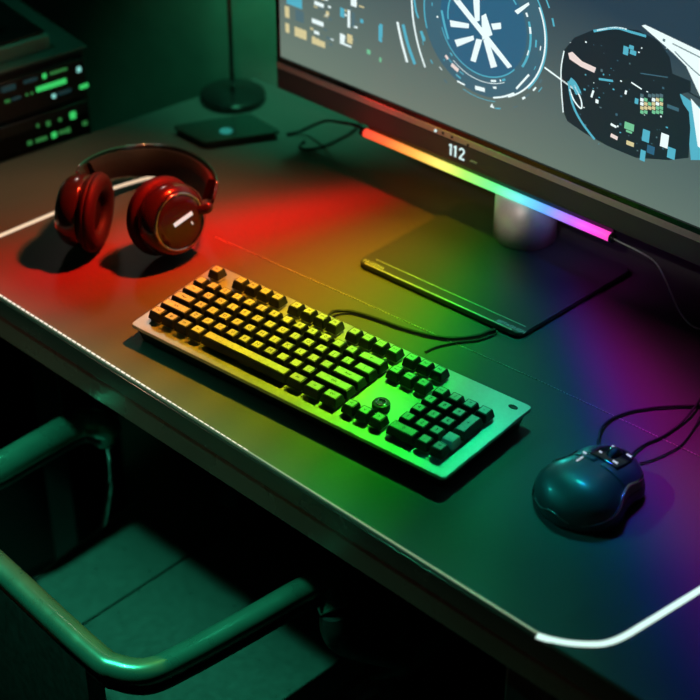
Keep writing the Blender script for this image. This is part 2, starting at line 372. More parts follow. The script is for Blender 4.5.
bmesh.ops.bisect_plane(gm.bm, geom=gm.bm.verts[:] + gm.bm.edges[:] + gm.bm.faces[:], plane_co=(XL + bw + .001, 0, 0), plane_no=(-1, 0, 0), clear_outer=True)
gm.build('display_picture', G, scn)
# stand
PZ = min((scr(365, 131.5, YF + .008).z + scr(610, 238, YF + .008).z) / 2, ZB - .007) - .0065
pil = MB().lathe([(.037, .0086), (.039, .0095), (.039, PZ - .002), (.026, PZ), (.0, PZ)], Matrix.Translation((.001, -.013, 0)), 0, 48).build('pillar', PILLAR, mon)
MB().lathe([(.022, PZ - .001), (.022, .32), (.018, .325), (.0, .325)], Matrix.Translation((.004, .012, 0)), 0, 32).build('neck', PILLAR, mon)
MB().box((.004, -.012, .28), (.10, .02, .10), 0, bev=.004).build('mount_plate', DARK, mon)
bc = [mloc(P(u, v, .008)) for u, v in ((357, 261), (520, 335), (632, 269), (470, 199))]
bpts = rounded(bc, .012)
base = MB().prism(bpts, .003, .0085, 0, .001).build('stand_base', BASEM, mon)
e0, e1 = Vector((bc[0].x, bc[0].y, 0)), Vector((bc[1].x, bc[1].y, 0)); ev = (e1 - e0).normalized(); iv = Vector((-ev.y, ev.x, 0))
LIP = mat('bevelled_metal_lip', (.8, .78, .72), .4, metal=.2, noise=.1, nscale=200)
k = MB(); ribbon([e0 + ev * .011 + iv * .0016, e1 - ev * .013 + iv * .0016], .0015, .008, .0091, k); k.build('front_lip', LIP, base)
k = MB(); ribbon([e0 + ev * .016 + iv * .017, e1 - ev * .004 + iv * .017], .0009, .0084, .0088, k); k.build('groove_line', MARKT, base)
k = MB(); ribbon([e0 + ev * .012 + iv * .009, e1 - ev * .012 + iv * .009], .016, .0015, .003, k); k.build('foot_pad', RUB, base)
ra = Matrix.Rotation(math.atan2(ev.y, ev.x), 4, 'Z')
c = mloc(P(374, 264.5, .0088)); MB().text('NUZERIA', .0075, Matrix.Translation((c.x, c.y, .0088)) @ ra).build('base_lettering', MARKT, base)
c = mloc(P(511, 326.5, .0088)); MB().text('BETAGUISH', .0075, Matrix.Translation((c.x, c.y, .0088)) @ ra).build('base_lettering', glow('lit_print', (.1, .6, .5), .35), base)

# ------------------------------------------------------------------ rainbow bars
def rainbow(t):
    K = ((0, (1, .06, .03)), (.10, (1, .14, .03)), (.22, (1, .42, .06)), (.34, (.95, .85, .15)), (.44, (.35, .95, .12)), (.56, (.1, .9, .25)), (.66, (.10, .75, .72)), (.76, (.12, .35, 1)), (.86, (.5, .12, 1)), (.93, (.95, .06, .75)), (1, (1, .05, .5)))
    for (a, ca), (b, cb) in zip(K, K[1:]):
        if t <= b:
            f = (t - a) / (b - a); return tuple(x + (y - x) * f for x, y in zip(ca, cb))
    return K[-1][1]
def bar_mat():
    M = bpy.data.materials.new('rainbow_diffuser'); M.use_nodes = True; nt = M.node_tree; b = nt.nodes['Principled BSDF']
    b.inputs['Base Color'].default_value = (.3, .3, .3, 1); b.inputs['Roughness'].default_value = .35
    tc = nt.nodes.new('ShaderNodeTexCoord'); sx = nt.nodes.new('ShaderNodeSeparateXYZ'); nt.links.new(tc.outputs['Generated'], sx.inputs[0])
    rp = nt.nodes.new('ShaderNodeValToRGB'); nt.links.new(sx.outputs['X'], rp.inputs[0]); el = rp.color_ramp.elements
    el[0].color = (*rainbow(0), 1); el[1].color = (*rainbow(1), 1)
    for p in (.10, .22, .34, .44, .56, .66, .76, .86, .93): el.new(p).color = (*rainbow(p), 1)
    nt.links.new(rp.outputs[0], b.inputs['Emission Color']); b.inputs['Emission Strength'].default_value = 1.25
    return M
RB = bar_mat()
YB = YF + .008
b0, b1 = scr(365, 131.5, YB), scr(610, 238, YB); bz = (b0.z + b1.z) / 2
bz = min(bz, ZB - .007)
bar = thing('light_bar', 'slim rainbow light bar glowing under the monitor chin', 'light bar', foot + mx * ((b0.x + b1.x) / 2) + my * YB + Vector((0, 0, bz)), PHI)
hl = (b1.x - b0.x) / 2
def capsule(x0, x1, r, mb, seg=20, mi=0): mb.rings([[Vector((x, r * k * math.cos(i * 2 * math.pi / seg), r * k * math.sin(i * 2 * math.pi / seg))) for i in range(seg)] for x, k in ((x0, .8), (x0 + .0008, 1), (x1 - .0008, 1), (x1, .8))], mi); return mb
capsule(-hl, hl, .0054, MB()).build('diffuser_tube', RB, bar)
for sx_ in (-1, 1): capsule(*sorted((sx_ * hl, sx_ * (hl + .006))), .0058, MB()).build('end_cap', GLOSS, bar)
hr = ZB - .0006 - bz + .003
MB().box((0, .009, hr / 2 - .003), (2 * hl, .006, hr), 0, bev=.001).build('mounting_rail', DARK, bar)
def bloc(w): w = w - bar.location; return Vector((w.dot(mx), w.dot(my), w.z))
MB().tube([(hl + .004, 0, 0), (hl + .012, 0, -.001)] + [bloc(P(u, v, z)) for u, v, z in ((640, 252, .075), (655, 262, .06), (664, 277, .045), (672, 295, .025), (681, 314, .008), (694, 327, .003), (712, 330, .003), (740, 331, .003))], .0011, sub=8, seg=8).build('power_cable', GREYC, bar)
tl = (-hl - .004, 0, 0)
MB().tube([tl, (-hl - .016, .004, .002)] + [bloc(P(u, v, z)) for u, v, z in ((338, 122, .07), (326, 121, .05), (312, 126, .02), (301, 131, .006), (293, 133, .0034), (287, 134, .0034))], .0022, sub=8, seg=8).build('signal_cable', RUB, bar)

# second bar, unseen and added on the monitor's upper rim to light the desk
tb = thing('light_bar', 'unseen rainbow light bar added along the upper rim of the monitor to light the desk', 'light bar', foot + mx * XC + my * (YF - .07) + Vector((0, 0, ZT + .03)), PHI)
capsule(-.26, .26, .008, MB()).build('diffuser_tube', RB, tb)
MB().box((0, .004, .011), (.53, .02, .010), 0, bev=.002).build('lamp_housing', DARK, tb)
MB().box((0, .05, .003), (.06, .085, .012), 0, bev=.002).build('clip', DARK, tb)

def spot(name, pos, tgt, col, power, size, blend=1., rad=.012, sx=1., sy=1.):
    l = bpy.data.lights.new(name, 'SPOT'); l.color = col; l.energy = power; l.spot_size = R(size); l.spot_blend = blend; l.shadow_soft_size = rad
    o = bpy.data.objects.new(name, l); COL.objects.link(o); o.location = pos
    d = (Vector(tgt) - Vector(pos)).normalized()
    # local x stays level so that the beam is a thin upright fan
    z = -d; x = Vector((1, 0, 0)); x = (x - z * x.dot(z)).normalized(); y = z.cross(x)
    mm = Matrix((x, y, z)).transposed().to_4x4(); mm.translation = Vector(pos)
    o.matrix_world = mm @ Matrix.Diagonal((sx, sy, 1, 1))
    return o
def fan_spot(name, pos, tgt, along, col, power, size, rad, sx, sy, blend=1.):
    l = bpy.data.lights.new(name, 'SPOT'); l.color = col; l.energy = power; l.spot_size = R(size); l.spot_blend = blend; l.shadow_soft_size = rad
    o = bpy.data.objects.new(name, l); COL.objects.link(o)
    z = (Vector(pos) - Vector(tgt)).normalized(); x = z.cross(Vector(along)).normalized(); y = z.cross(x)
    mm = Matrix((x, y, z)).transposed().to_4x4(); mm.translation = Vector(pos); o.matrix_world = mm @ Matrix.Diagonal((sx, sy, 1, 1)); return o
BEAMS = [  # x where the beam crosses the desk near the stand, colour, power, beam width
    (-.27, (1, .48, .22), 2.8, .26), (-.18, (1, .38, .13), 4.0, .22), (-.12, (1, .12, .035), 6, .15), (-.08, (1, .012, .004), 21, .12), (-.04, (1, .008, .003), 25, .12), (.0, (1, .07, .004), 13, .12), (.04, (1, .24, .008), 12, .12),
    (.08, (1, .38, .006), 12, .12), (.12, (.86, .54, .006), 12, .12), (.16, (.58, .63, .006), 11.5, .12), (.195, (.38, .68, .008), 10.5, .12), (.23, (.10, .85, .012), 10.5, .11), (.265, (.012, .84, .03), 8.5, .11), (.305, (.004, .60, .19), 5.5, .12),
    (.345, (.004, .40, .28), 4.4, .12), (.385, (.004, .26, .26), 3.6, .11), (.42, (.004, .08, .38), 5.6, .10), (.45, (.02, .012, .58), 6.5, .09), (.485, (.26, .002, .42), 7, .11), (.53, (.42, .002, .28), 7.5, .13), (.60, (.34, .002, .2), 4, .2)]
PW = 2.0
YL = YF + foot.y - .085
for i, (xr, colr, pw, bw_) in enumerate(BEAMS):
    wt = .43 if -.13 < xr < -.01 else .40 if xr > .40 else .57
    xf = xr + (xr - .13) * (1.05 if xr > .28 else .8)
    pos = Vector((-.04 + .50 * i / (len(BEAMS) - 1), YL, ZT + .015)); fr_, re_ = Vector((xf, -.05, 0)), Vector((xr, .27, 0))
    fan_spot('added_bar_beam', pos, fr_ * wt + re_ * (1 - wt), re_ - fr_, colr, pw * PW, 96, .012, bw_, .98 if xr > .40 else .82)  # coloured stripes thrown by the added upper bar
for i in range(7):          # the under-chin bar throws a little of its colour down and back on the stand
    if i == 4: continue                      # the pillar stands there
    t = (i + .5) / 7; p = bar.location + mx * ((t - .5) * 2 * hl) + Vector((0, 0, -.008))
    spot('chin_bar_beam', p, p + my * .05 + Vector((0, 0, -.035)), rainbow(t), .04, 150, 1., .01)

# ------------------------------------------------------------------ keyboard
kb = thing('keyboard', 'full-size mechanical keyboard with black keycaps on a bright metal plate', 'keyboard', (0, 0, 0))
kc = [P(130, 324, .022), P(216, 264.5, .025), P(533, 407, .025), P(444, 479, .022)]
kr = rounded(kc, .006, 5)
ang = math.atan2((kc[2] - kc[1] + kc[3] - kc[0]).y, (kc[2] - kc[1] + kc[3] - kc[0]).x)
KO = (kc[0] + kc[1] + kc[2] + kc[3]) / 4
kb.location = (KO.x, KO.y, 0)
def tz(y): return .0222 + (y - kc[0].y) / .15 * .003
pl = MB(); lo = []; hi = []
def ringz(k, dz): return [Vector((KO.x + (p.x - KO.x) * k[0], KO.y + (p.y - KO.y) * k[1], tz(p.y) + dz)) for p in kr]
pl.rings([ringz((.997, .992), -.0045), ringz((1, 1), -.0038), ringz((1, 1), -.0007), ringz((.997, .992), 0)], 0, smooth=False)
pl.build('top_plate', ALU, kb, kb.location)
kl = MB(); kl.rings([[Vector((KO.x + (p.x - KO.x) * .965, KO.y + (p.y - KO.y) * .90, .0012)) for p in kr], [Vector((KO.x + (p.x - KO.x) * .985, KO.y + (p.y - KO.y) * .95, tz(p.y) - .0045)) for p in kr]], 0, smooth=False)
kl.build('lower_case', DARK, kb, kb.location)
for sx_, sy_ in ((-1, -1), (1, -1), (-1, 1), (1, 1)):
    MB().box((KO.x + sx_ * .19, KO.y + sy_ * .052, .0010), (.03, .008, .0016)).build('rubber_foot', RUB, kb, kb.location)
# bilinear map from keyboard fractions to the plate
def kmap(x, y):
    u, v = x / .44, y / .15
    a = kc[0] * (1 - u) + kc[3] * u; b = kc[1] * (1 - u) + kc[2] * u; p = a * (1 - v) + b * v
    return Vector((p.x, p.y, tz(p.y)))
UX = .0183; X0 = .0115; UY = .0187; Y0 = .0165
rows = [
  (5.5, [(0, 1, 'Esc')] + [(2 + i + .5 * (i // 4), 1, 'F%d' % (i + 1)) for i in range(12)] + [(15.25 + i, 1, t) for i, t in enumerate(('Prt', 'Scr', 'Pse'))]),
  (4, [(i, 1, t) for i, t in enumerate('`1234567890-=')] + [(13, 2, '←')] + [(15.25 + i, 1, t) for i, t in enumerate(('Ins', 'Hm', 'Pu'))] + [(18.5 + i, 1, t) for i, t in enumerate(('Nm', '/', '*', '-'))]),
  (3, [(0, 1.5, 'Tab')] + [(1.5 + i, 1, t) for i, t in enumerate('QWERTYUIOP[]')] + [(13.5, 1.5, '\\')] + [(18.5 + i, 1, t) for i, t in enumerate('789')]),
  (2, [(0, 1.75, 'Caps')] + [(1.75 + i, 1, t) for i, t in enumerate("ASDFGHJKL;'")] + [(12.75, 2.25, 'Enter')] + [(18.5 + i, 1, t) for i, t in enumerate('456')]),
  (1, [(0, 2.25, 'Shift')] + [(2.25 + i, 1, t) for i, t in enumerate('ZXCVBNM,./')] + [(12.25, 2.75, 'Shift')] + [(18.5 + i, 1, t) for i, t in enumerate('123')] + [(21.5, 1, 'pale')]),
  (0, [(0, 1.1, 'Ctrl'), (1.1, 1.1, '#'), (2.2, 1.1, 'Alt'), (3.3, 1.1, 'Fn'), (4.4, 6.7, ''), (11.1, 1.3, 'Alt'), (12.4, 1.3, '='), (13.7, 1.3, 'Ctrl'), (15.25, 1, '<'), (16.25, 1, 'v'), (17.25, 1, '>'), (18.5, 2, '0'), (20.5, 1, '.'), (21.5, 1, '=')])]
tall = [(3, 21.5, '+')]
rk = Matrix.Rotation(ang, 3, 'Z')
def keycap(cx, cy, w, h, leg, mtop=None, row=2):
    c = kmap(cx, cy); b = MB(); body = .0100; lift = .0032
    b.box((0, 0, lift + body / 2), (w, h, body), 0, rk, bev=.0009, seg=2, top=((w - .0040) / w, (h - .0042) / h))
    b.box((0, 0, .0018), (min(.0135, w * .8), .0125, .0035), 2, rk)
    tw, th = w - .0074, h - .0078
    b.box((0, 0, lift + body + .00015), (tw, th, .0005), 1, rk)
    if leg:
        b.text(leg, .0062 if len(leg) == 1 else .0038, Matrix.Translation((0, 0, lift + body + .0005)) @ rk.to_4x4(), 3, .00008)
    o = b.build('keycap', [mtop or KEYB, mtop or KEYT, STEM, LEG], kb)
    o.location = c - Vector(kb.location)
    return o
for r, ks in rows:
    for x, w, t in ks:
        cx = X0 + (x + w / 2) * UX; cy = Y0 + (r + .5) * UY
        pale = t == 'pale'
        o = keycap(cx, cy, w * UX - .0016, UY - .0016, '' if pale else t, WHITEK if pale else None)
        if pale: o['label'] = 'pale keycap'
for r, x, t in tall:
    keycap(X0 + (x + .5) * UX, Y0 + (r + 0) * UY, UX - .0018, 2 * UY - .0018, t)
c = P(381, 406, .027); c.z = tz(c.y)
kn = MB().lathe([(.0094, 0), (.0100, .001), (.0098, .0075), (.0088, .0088), (.0062, .0082), (.0, .0078)], None, 0, 28).build('knob', mat('knob_rubber', (.05, .05, .05), .3, noise=.1, nscale=200), kb); kn.location = c - Vector(kb.location)
MB().lathe([(.0066, .0078), (.0060, .0092), (.0046, .0093), (.0046, .0079)], None, 0, 24).build('knob_ring', CHROME, kn)
c = kmap(.4245, .137); MB().lathe([(.004, 0), (.004, .0006), (.0022, .0006), (.0022, .0001)], Matrix.Diagonal((1.4, .8, 1, 1)), 0, 24).build('plate_mark', LEG, kb).location = c - Vector(kb.location)
def KL(p): return p - Vector(kb.location)
MB().tube([KL(P(u, v, z)) for u, v, z in ((327, 320, .012), (331, 313, .010), (338, 311, .005), (352, 311.5, .0034), (375, 318, .0034), (400, 327, .0034), (425, 334, .0034), (450, 338, .0034), (475, 336, .0034), (488, 331.5, .0034), (496, 329, .0034))], .0021, sub=8, seg=8).build('cable', RUB, kb)
MBc = MB().tube([P(u, v, .0022) for u, v in ((425, 352), (436, 347), (455, 342.5), (478, 340), (490, 336), (497, 333))], .0012, sub=8, seg=8)
tag(MBc.build('thin_wire', RUB), 'thin black wire lying between keyboard and monitor stand', 'cable')

# ------------------------------------------------------------------ mouse
mo = thing('mouse', 'dark gaming mouse with teal sheen right of the keyboard', 'mouse', (.553, .092, 0), R(-7))
ML, MW, MH = .118, .098, .036
def prof(t):   # t 0 rear .. 1 front -> half width, height
    e = (max(0, 1 - abs(2 * t - 1) ** 2.6)) ** .5
    wd = MW / 2 * e * (1 - .16 * math.exp(-((t - .62) / .16) ** 2)) * (1 + .04 * math.exp(-((t - .25) / .2) ** 2))
    hh = MH * (max(0, 1 - abs((t - .40) / (.42 if t < .40 else .80)) ** 2.3) ** .55) if t > .0 else 0
    return wd, max(hh, .010 * e + .001)
def msurf(t, a, off=0.):       # a 0..pi from right side over the top to the left
    wd, hh = prof(t); ca, sa = math.cos(a), math.sin(a)
    x = math.copysign(abs(ca) ** .72, ca) * (wd + off); z = .003 + abs(sa) ** .78 * (hh + off)
    x += .004 * math.exp(-((t - .2) / .25) ** 2) * (1 if ca < 0 else -.2) * 0
    return Vector((x, (t - .5) * ML, z))
ts = [.004, .012, .03, .055] + [i / 30 for i in range(3, 28)] + [.945, .97, .988, .996]
N = 28
rs = [[msurf(t, math.pi * i / N) for i in range(N + 1)] for t in ts]
MB().rings(rs, 0).build('shell', MSH, mo)
def patch(t0, t1, a0, a1, off, n=14, k=10):
    mb = MB(); top = [[msurf(t0 + (t1 - t0) * i / n, a0 + (a1 - a0) * j / k, off) for j in range(k + 1)] for i in range(n + 1)]
    bot = [[msurf(t0 + (t1 - t0) * i / n, a0 + (a1 - a0) * j / k, -.0015) for j in range(k + 1)] for i in range(n + 1)]
    mb.rings([t + b[::-1] for t, b in zip(top, bot)], 0); return mb
patch(.57, .965, R(92.5), R(146), .0007).build('left_button', MSH, mo)
patch(.57, .965, R(34), R(87.5), .0007).build('right_button', MSH, mo)
patch(.12, .93, R(4), R(20), .0006, 24).build('side_grip', MBT, mo)
patch(.12, .93, R(160), R(176), .0006, 24).build('side_grip', MBT, mo)
for t0, t1 in ((.46, .58), (.60, .72)): patch(t0, t1, R(150), R(159), .0022, 8, 5).build('thumb_button', GLOSS, mo)
tr = [(.955, 30), (.86, 33), (.74, 36), (.62, 37), (.50, 33), (.40, 25), (.30, 19), (.18, 15), (.08, 12)]
MB().tube([msurf(t, R(a), .0006) for t, a in tr], lambda f: .0007 + .0012 * math.sin(math.pi * f) ** 2, sub=6, seg=8).build('trim_line', CHROME, mo)
MB().tube([msurf(t, R(a), .0004) for t, a in ((.03, 20), (.012, 40), (.008, 70), (.008, 110), (.012, 140), (.03, 160), (.08, 168))], .0006, sub=6, seg=6).build('rear_trim', STEEL, mo)
wb = msurf(.80, R(90), -.004)
wh = MB().lathe([(.008, -.0042), (.0105, -.003), (.0108, 0), (.0105, .003), (.008, .0042)], Matrix.Translation(wb) @ Matrix.Rotation(R(90), 4, 'Y'), 0, 32).build('scroll_wheel', RUB, mo)
WL = glow('wheel_led', (.75, .85, 1), .7)
MB().lathe([(.0106, -.0048), (.0106, -.0040), (.0085, -.004), (.0085, -.0048)], Matrix.Translation(wb) @ Matrix.Rotation(R(90), 4, 'Y'), 0, 32).build('wheel_ring', CHROME, wh)
cons = MB()
for t0, t1, a0, a1 in ((.66, .94, 78, 102),): pass
patch(.64, .94, R(70), R(110), .0012, 12, 8).build('wheel_console', GLOSS, mo)
for t, a, w in ((.90, 80, .006), (.90, 100, .005), (.70, 82, .006), (.72, 98, .003), (.62, 112, .004)):
    p = msurf(t, R(a), .0016); MB().box(p, (w, .0018, .0006), 0, Matrix.Rotation(R(20), 3, 'X')).build('status_light', WL, mo)
MB().box(msurf(.52, R(106), .0005), (.0014, .010, .0006), 0).build('status_light', WL, mo)
mM = Matrix.Translation(mo.location) @ Matrix.Rotation(R(-7), 4, 'Z')
mi_ = mM.inverted()
nose = msurf(.985, R(60)); nose.z = .010
MB().tube([nose, nose + Vector((0, .008, 0))] + [mi_ @ P(u, v, z) for u, v, z in ((601, 447, .012), (599.5, 436, .010), (602, 427, .006), (611, 419, .0032), (628, 412, .0028), (650, 408, .0028), (675, 406, .0028), (705, 405, .0028), (740, 400, .0028))], .0015, sub=8, seg=8).build('cable', RUB, mo)
k = MB().tube([P(u, v, z) for u, v, z in ((628, 466, .006), (632, 454, .0045), (645, 444, .0027), (661, 437, .0026), (680, 424, .003), (694, 408, .0066), (706, 390, .0066), (722, 366, .003))], .0014, sub=8, seg=8)
tag(k.build('looped_wire', RUB), 'black wire running up from the mouse nose to the right picture edge', 'cable')
k = MB().tube([P(u, v, z) for u, v, z in ((640, 463, .0022), (654, 459, .0022), (669, 452, .0022), (682, 444, .0024), (694, 428, .003), (704, 411, .0062), (724, 392, .0062))], .001, sub=8, seg=8)
tag(k.build('looped_wire', RUB), 'thinner black wire nearest the camera beside the mouse', 'cable')

# ------------------------------------------------------------------ headphones
rI = Vector((math.cos(YAW), math.sin(YAW), 0)); cI = Vector((math.sin(YAW), -math.cos(YAW), 0))
RCC = P(171, 219, .0545); LCC = P(80, 210, .0525)
HC = (RCC + LCC) / 2
hp = thing('headphones', 'black over-ear headphones lying on the desk in red light', 'headphones', (HC.x, HC.y, 0))
def HL(p): return p - Vector((HC.x, HC.y, 0))
def cup(ctr, n, name):
    z = n.normalized(); x = z.cross(Vector((0, 0, 1))).normalized(); y = z.cross(x)
    M = Matrix((x, y, z)).transposed().to_4x4() @ Matrix.Scale(1.12, 4); M.translation = HL(ctr)
    sh = MB().lathe([(.0, .0175), (.020, .0175), (.030, .0168), (.0355, .0135), (.0390, .008), (.040, .002), (.0395, -.006), (.037, -.009), (.0, -.0095)], M, 0, 56).build('ear_cup', HPB, hp)
    MB().lathe([(.0295, .0164), (.0302, .0178), (.0318, .0172), (.0325, .0150)], M, 0, 56).build('accent_ring', CHROME, sh)
    cu = []
    for i in range(13):
        a = math.pi * 2 * i / 12; cu.append((.0325 + .0115 * math.cos(a), -.0175 + .0095 * math.sin(a)))
    MB().lathe(cu, M, 0, 56).build('ear_cushion', PAD, hp)
    MB().lathe([(.024, -.010), (.024, -.0105), (.0, -.0108)], M, 0, 40).build('driver_cover', DARK, hp)
    return sh, M
nR = rI * math.cos(R(48)) + cI * math.sin(R(48)) + Vector((0, 0, .22)); nL = -(rI * math.cos(R(12)) + cI * math.sin(R(12))) + Vector((0, 0, .03))
shR, MRc = cup(RCC, nR, 'r'); shL, MLc = cup(LCC, nL, 'l')
MB().box(MRc @ Vector((-.004, -.002, .0177)), (.029, .0052, .0012), 0, (MRc.to_3x3().normalized() @ Matrix.Rotation(R(-168), 3, 'Z')), bev=.0004).build('logo_bar', glow('logo_glint', (1, .80, .72), .85), shR)  # bright reflection on the logo put in as glow
MB().box(MRc @ Vector((-.014, .006, .0176)), (.004, .0018, .0012), 0, (MRc.to_3x3().normalized() @ Matrix.Rotation(R(110), 3, 'Z'))).build('logo_dot', glow('logo_dot_glint', (1, .80, .72), .6), shR)  # same painted glint for the small logo mark
# headband: upright strip lying behind the cups
ctrl = [(83, 180, .078), (92, 173, .070), (108, 166.5, .055), (128, 163, .040), (151, 162, .034), (174, 165, .036), (192, 171.5, .045), (205, 182, .057), (210, 194, .064), (208, 206, .064)]
mid = spline([HL(P(*c)) for c in ctrl], 8)
def band(mb, inner, outer, zlo, zhi, mi=0, t0=0., t1=1.):
    rs = []; n = len(mid)
    cen = Vector((0, 0, 0))
    for i in range(int(t0 * (n - 1)), int(t1 * (n - 1)) + 1):
        p = mid[i]; t = (mid[min(i + 1, n - 1)] - mid[max(i - 1, 0)]); t.z = 0; t.normalize(); o_ = Vector((-t.y, t.x, 0))
        f = math.sin(math.pi * i / (n - 1)) ** .5
        sl = .35
        ring = []
        for a_, b_ in ((inner, zlo), (inner, zhi), (inner + (outer - inner) * .3, zhi + .0015), (outer, zhi), (outer, zlo), (inner + (outer - inner) * .3, zlo - .0015)):
            b2 = b_ * (.45 + .55 * f); ring.append(p + o_ * (a_ + b2 * sl) + Vector((0, 0, b2)))
        rs.append(ring)
    mb.rings(rs, mi); return mb
band(MB(), .002, .0055, -.0175, .0185).build('headband', HPB, hp)
band(MB(), -.0045, .002, -.0155, .0165, t0=.12, t1=.86).build('headband_padding', PAD, hp)
hb = MB()
n = len(mid); hb.tube([mid[i] + Vector((0, 0, .0195 * (.45 + .55 * math.sin(math.pi * i / (n - 1)) ** .5))) + ((HL(HC) - mid[i]) * Vector((1, 1, 0))).normalized() * -.0095 for i in range(2, n - 6, 3)], 0.0016, sub=2, seg=6)
hb.build('headband_rim', CHROME, hp)
for sgn, M_, ctr, end in ((1, MRc, RCC, mid[-1]), (-1, MLc, LCC, mid[0])):
    a = M_ @ Vector((0, 0, .004)); up = (end - a); up.normalize()
    q1_ = a + up * .041 + (M_.to_3x3() @ Vector((0, 0, .004)))
    MB().tube([end, end * .5 + q1_ * .5 + Vector((0, 0, .002)), q1_, a + up * .034], .0068, sub=6, seg=12, flat=.7).build('yoke', HPB, hp)
    MB().tube([end * .9 + q1_ * .1, end * .45 + q1_ * .55], .0074, sub=1, seg=12, flat=.75).build('hinge', CHROME, hp)

# ------------------------------------------------------------------ lamp and pad behind
lp = P(233, 99); lp = Vector((max(lp.x, -.31), min(lp.y, .53), 0))
lamp = thing('desk_lamp', 'dark desk lamp with thin pole on round base, by the back wall', 'lamp', lp)
MB().lathe([(.0, 0), (.046, 0), (.047, .003), (.046, .0095), (.043, .011), (.006, .0125), (.0, .0125)], None, 0, 56).build('lamp_base', GLOSS, lamp)
MB().tube([(0, 0, .011), (0, .001, .25), (0, .002, .52)], .0032, sub=4, seg=14).build('pole', GLOSS, lamp)
hd = MB().tube([(0, .002, .515), (.05, -.02, .535), (.13, -.05, .54)], .011, sub=6, seg=16, flat=.5).build('lamp_head', GLOSS, lamp)
LG = glow('lamp_led_green', (.15, 1, .6), 2.)
MB().box((.09, -.036, .531), (.07, .012, .003), 0, Matrix.Rotation(R(-20), 3, 'Z')).build('lamp_led', LG, hd)
pc = [P(172, 126, .012), P(205, 142.5, .012), P(281, 131.5, .012), P(249, 113.5, .012)]
pm = sum(pc, Vector()) / 4
pad = thing('charging_pad', 'flat black square pad with a small teal glow in front of the lamp', 'charging pad', (pm.x, pm.y, 0))
PADM = mat('pad_gloss', (.03, .05, .045), .2, coat=.4, noise=.1, nscale=60)
MB().prism(rounded(pc, .006), .0085, .0125, 0, .001).build('pad_top', PADM, pad, pad.location)
MB().prism(rounded([pm + (p - pm) * .94 for p in pc], .006), 0, .0085, 0).build('pad_body', RUB, pad, pad.location)
c = P(226, 131, .0127); MB().lathe([(.009, .0126), (.009, .0131), (.0055, .0131), (.0055, .0126)], Matrix.Translation((c.x - pm.x, c.y - pm.y, 0)), 0, 24).build('status_ring', glow('teal_ring', (.05, .6, .5), .35), pad)
k = MB().tube([P(u, v, .0026) for u, v in ((305, 141), (300, 145), (302, 149), (310, 149.5), (320, 147), (333, 142), (345, 136), (354, 130), (360, 123))], .0018, sub=8, seg=8)
tag(k.build('curled_wire', RUB), 'dark looped wire lying under the left end of the light bar', 'cable')

# ------------------------------------------------------------------ equipment rack on the left
n_r = Vector((ld.y, -ld.x, 0)); rp0 = L0 - n_r * .035
def rk_pt(u, v): return onplane(u, v, rp0, n_r)
far = rk_pt(91, 100); topz = rk_pt(91, 47).z
RW, RD = .46, .34
org = Vector((far.x, far.y, FZ)); rang = math.atan2(ld.y, ld.x)
rack = thing('equipment_rack', 'black equipment rack with green indicator lights left of the desk', 'equipment rack', org, rang)
# local: -x runs towards the camera along the desk side, -y is the front
H = topz - FZ
def rl(u, v): w = rk_pt(u, v) - org; return Vector((w.dot(ld), w.dot(-n_r), w.z))
MB().box((-RW / 2, RD / 2 + .004, H / 2), (RW, RD, H), 0, bev=.004).build('cabinet', DARK, rack)
RTOP = mat('rack_top_enamel', (.10, .14, .125), .5, noise=.15, nscale=60)
MB().box((-RW / 2, RD / 2 + .002, H + .002), (RW + .004, RD + .004, .004), 0, bev=.001).build('top_panel', RTOP, rack)
zb = [H - .006, rl(60, 104).z, rl(60, 142).z, rl(60, 142).z - .09, .3, .03]
mods = []
for z1, z0 in zip(zb, zb[1:]):
    mods.append(MB().box((-RW / 2 - .002, 0, (z0 + z1) / 2), (RW - .012, .012, z1 - z0 - .006), 0, bev=.002).build('rack_module', GLOSS if len(mods) % 2 else DARK, rack))
IG = glow('indicator_green', (.05, .75, .16), .8); ID = glow('indicator_dim', (.05, .35, .08), .45); IC = glow('indicator_cyan', (.3, .85, .75), .8); IB = glow('indicator_blue', (.02, .09, .10), .3)
for u0, v0, u1, v1, th, mt, md in ((35, 87.5, 63, 79.5, .0072, IG, 0), (41, 74.5, 43, 74, .007, IG, 0), (75.5, 68, 77.5, 67.5, .0075, IC, 0), (78, 85.5, 85, 83.5, .006, IG, 0), (50.5, 94.5, 52.5, 94, .006, IC, 0), (22, 80.5, 34, 77, .005, IB, 0), (48, 72, 64, 67, .004, ID, 0), (24, 93, 25, 92.7, .004, ID, 0), (29, 91.6, 30, 91.3, .004, ID, 0), (3, 100, 7, 98.8, .004, ID, 0), (10, 98, 18, 95, .004, IB, 0), (56, 92, 68, 88.5, .005, IB, 0), (0, 88, 12, 85, .008, IB, 0),
                               (69, 114, 72, 113, .0105, IG, 1), (45, 122, 47, 121.5, .007, ID, 1), (57, 118, 58.5, 117.5, .005, ID, 1), (35, 124, 36, 123.7, .005, ID, 1), (50.5, 133.5, 53, 132.8, .008, IG, 1), (64, 129, 67, 128, .007, ID, 1), (81, 122, 84, 121, .006, ID, 1), (26, 141.5, 29, 140.5, .006, ID, 1), (34, 139, 44, 136, .005, ID, 1), (57, 131, 62, 129.5, .005, ID, 1)):
    a, b = rl(u0, v0), rl(u1, v1)
    MB().box(((a.x + b.x) / 2, -.0062, (a.z + b.z) / 2), (abs(b.x - a.x) + th * .4, .003, th), 0, bev=.0008).build('indicator_light', mt, mods[md])
sb = thing('slim_case', 'flat teal-grey case lying on top of the equipment rack', 'case', org + ld * -.24 - n_r * .13 + Vector((0, 0, H + .004)), rang)
CASE = mat('case_enamel', (.22, .36, .31), .45, noise=.15, nscale=40)
cx1 = rl(58, 44).x + .24
MB().box((cx1 - .18, .0, .011), (.36, .22, .022), 0, bev=.003).build('case_body', CASE, sb)
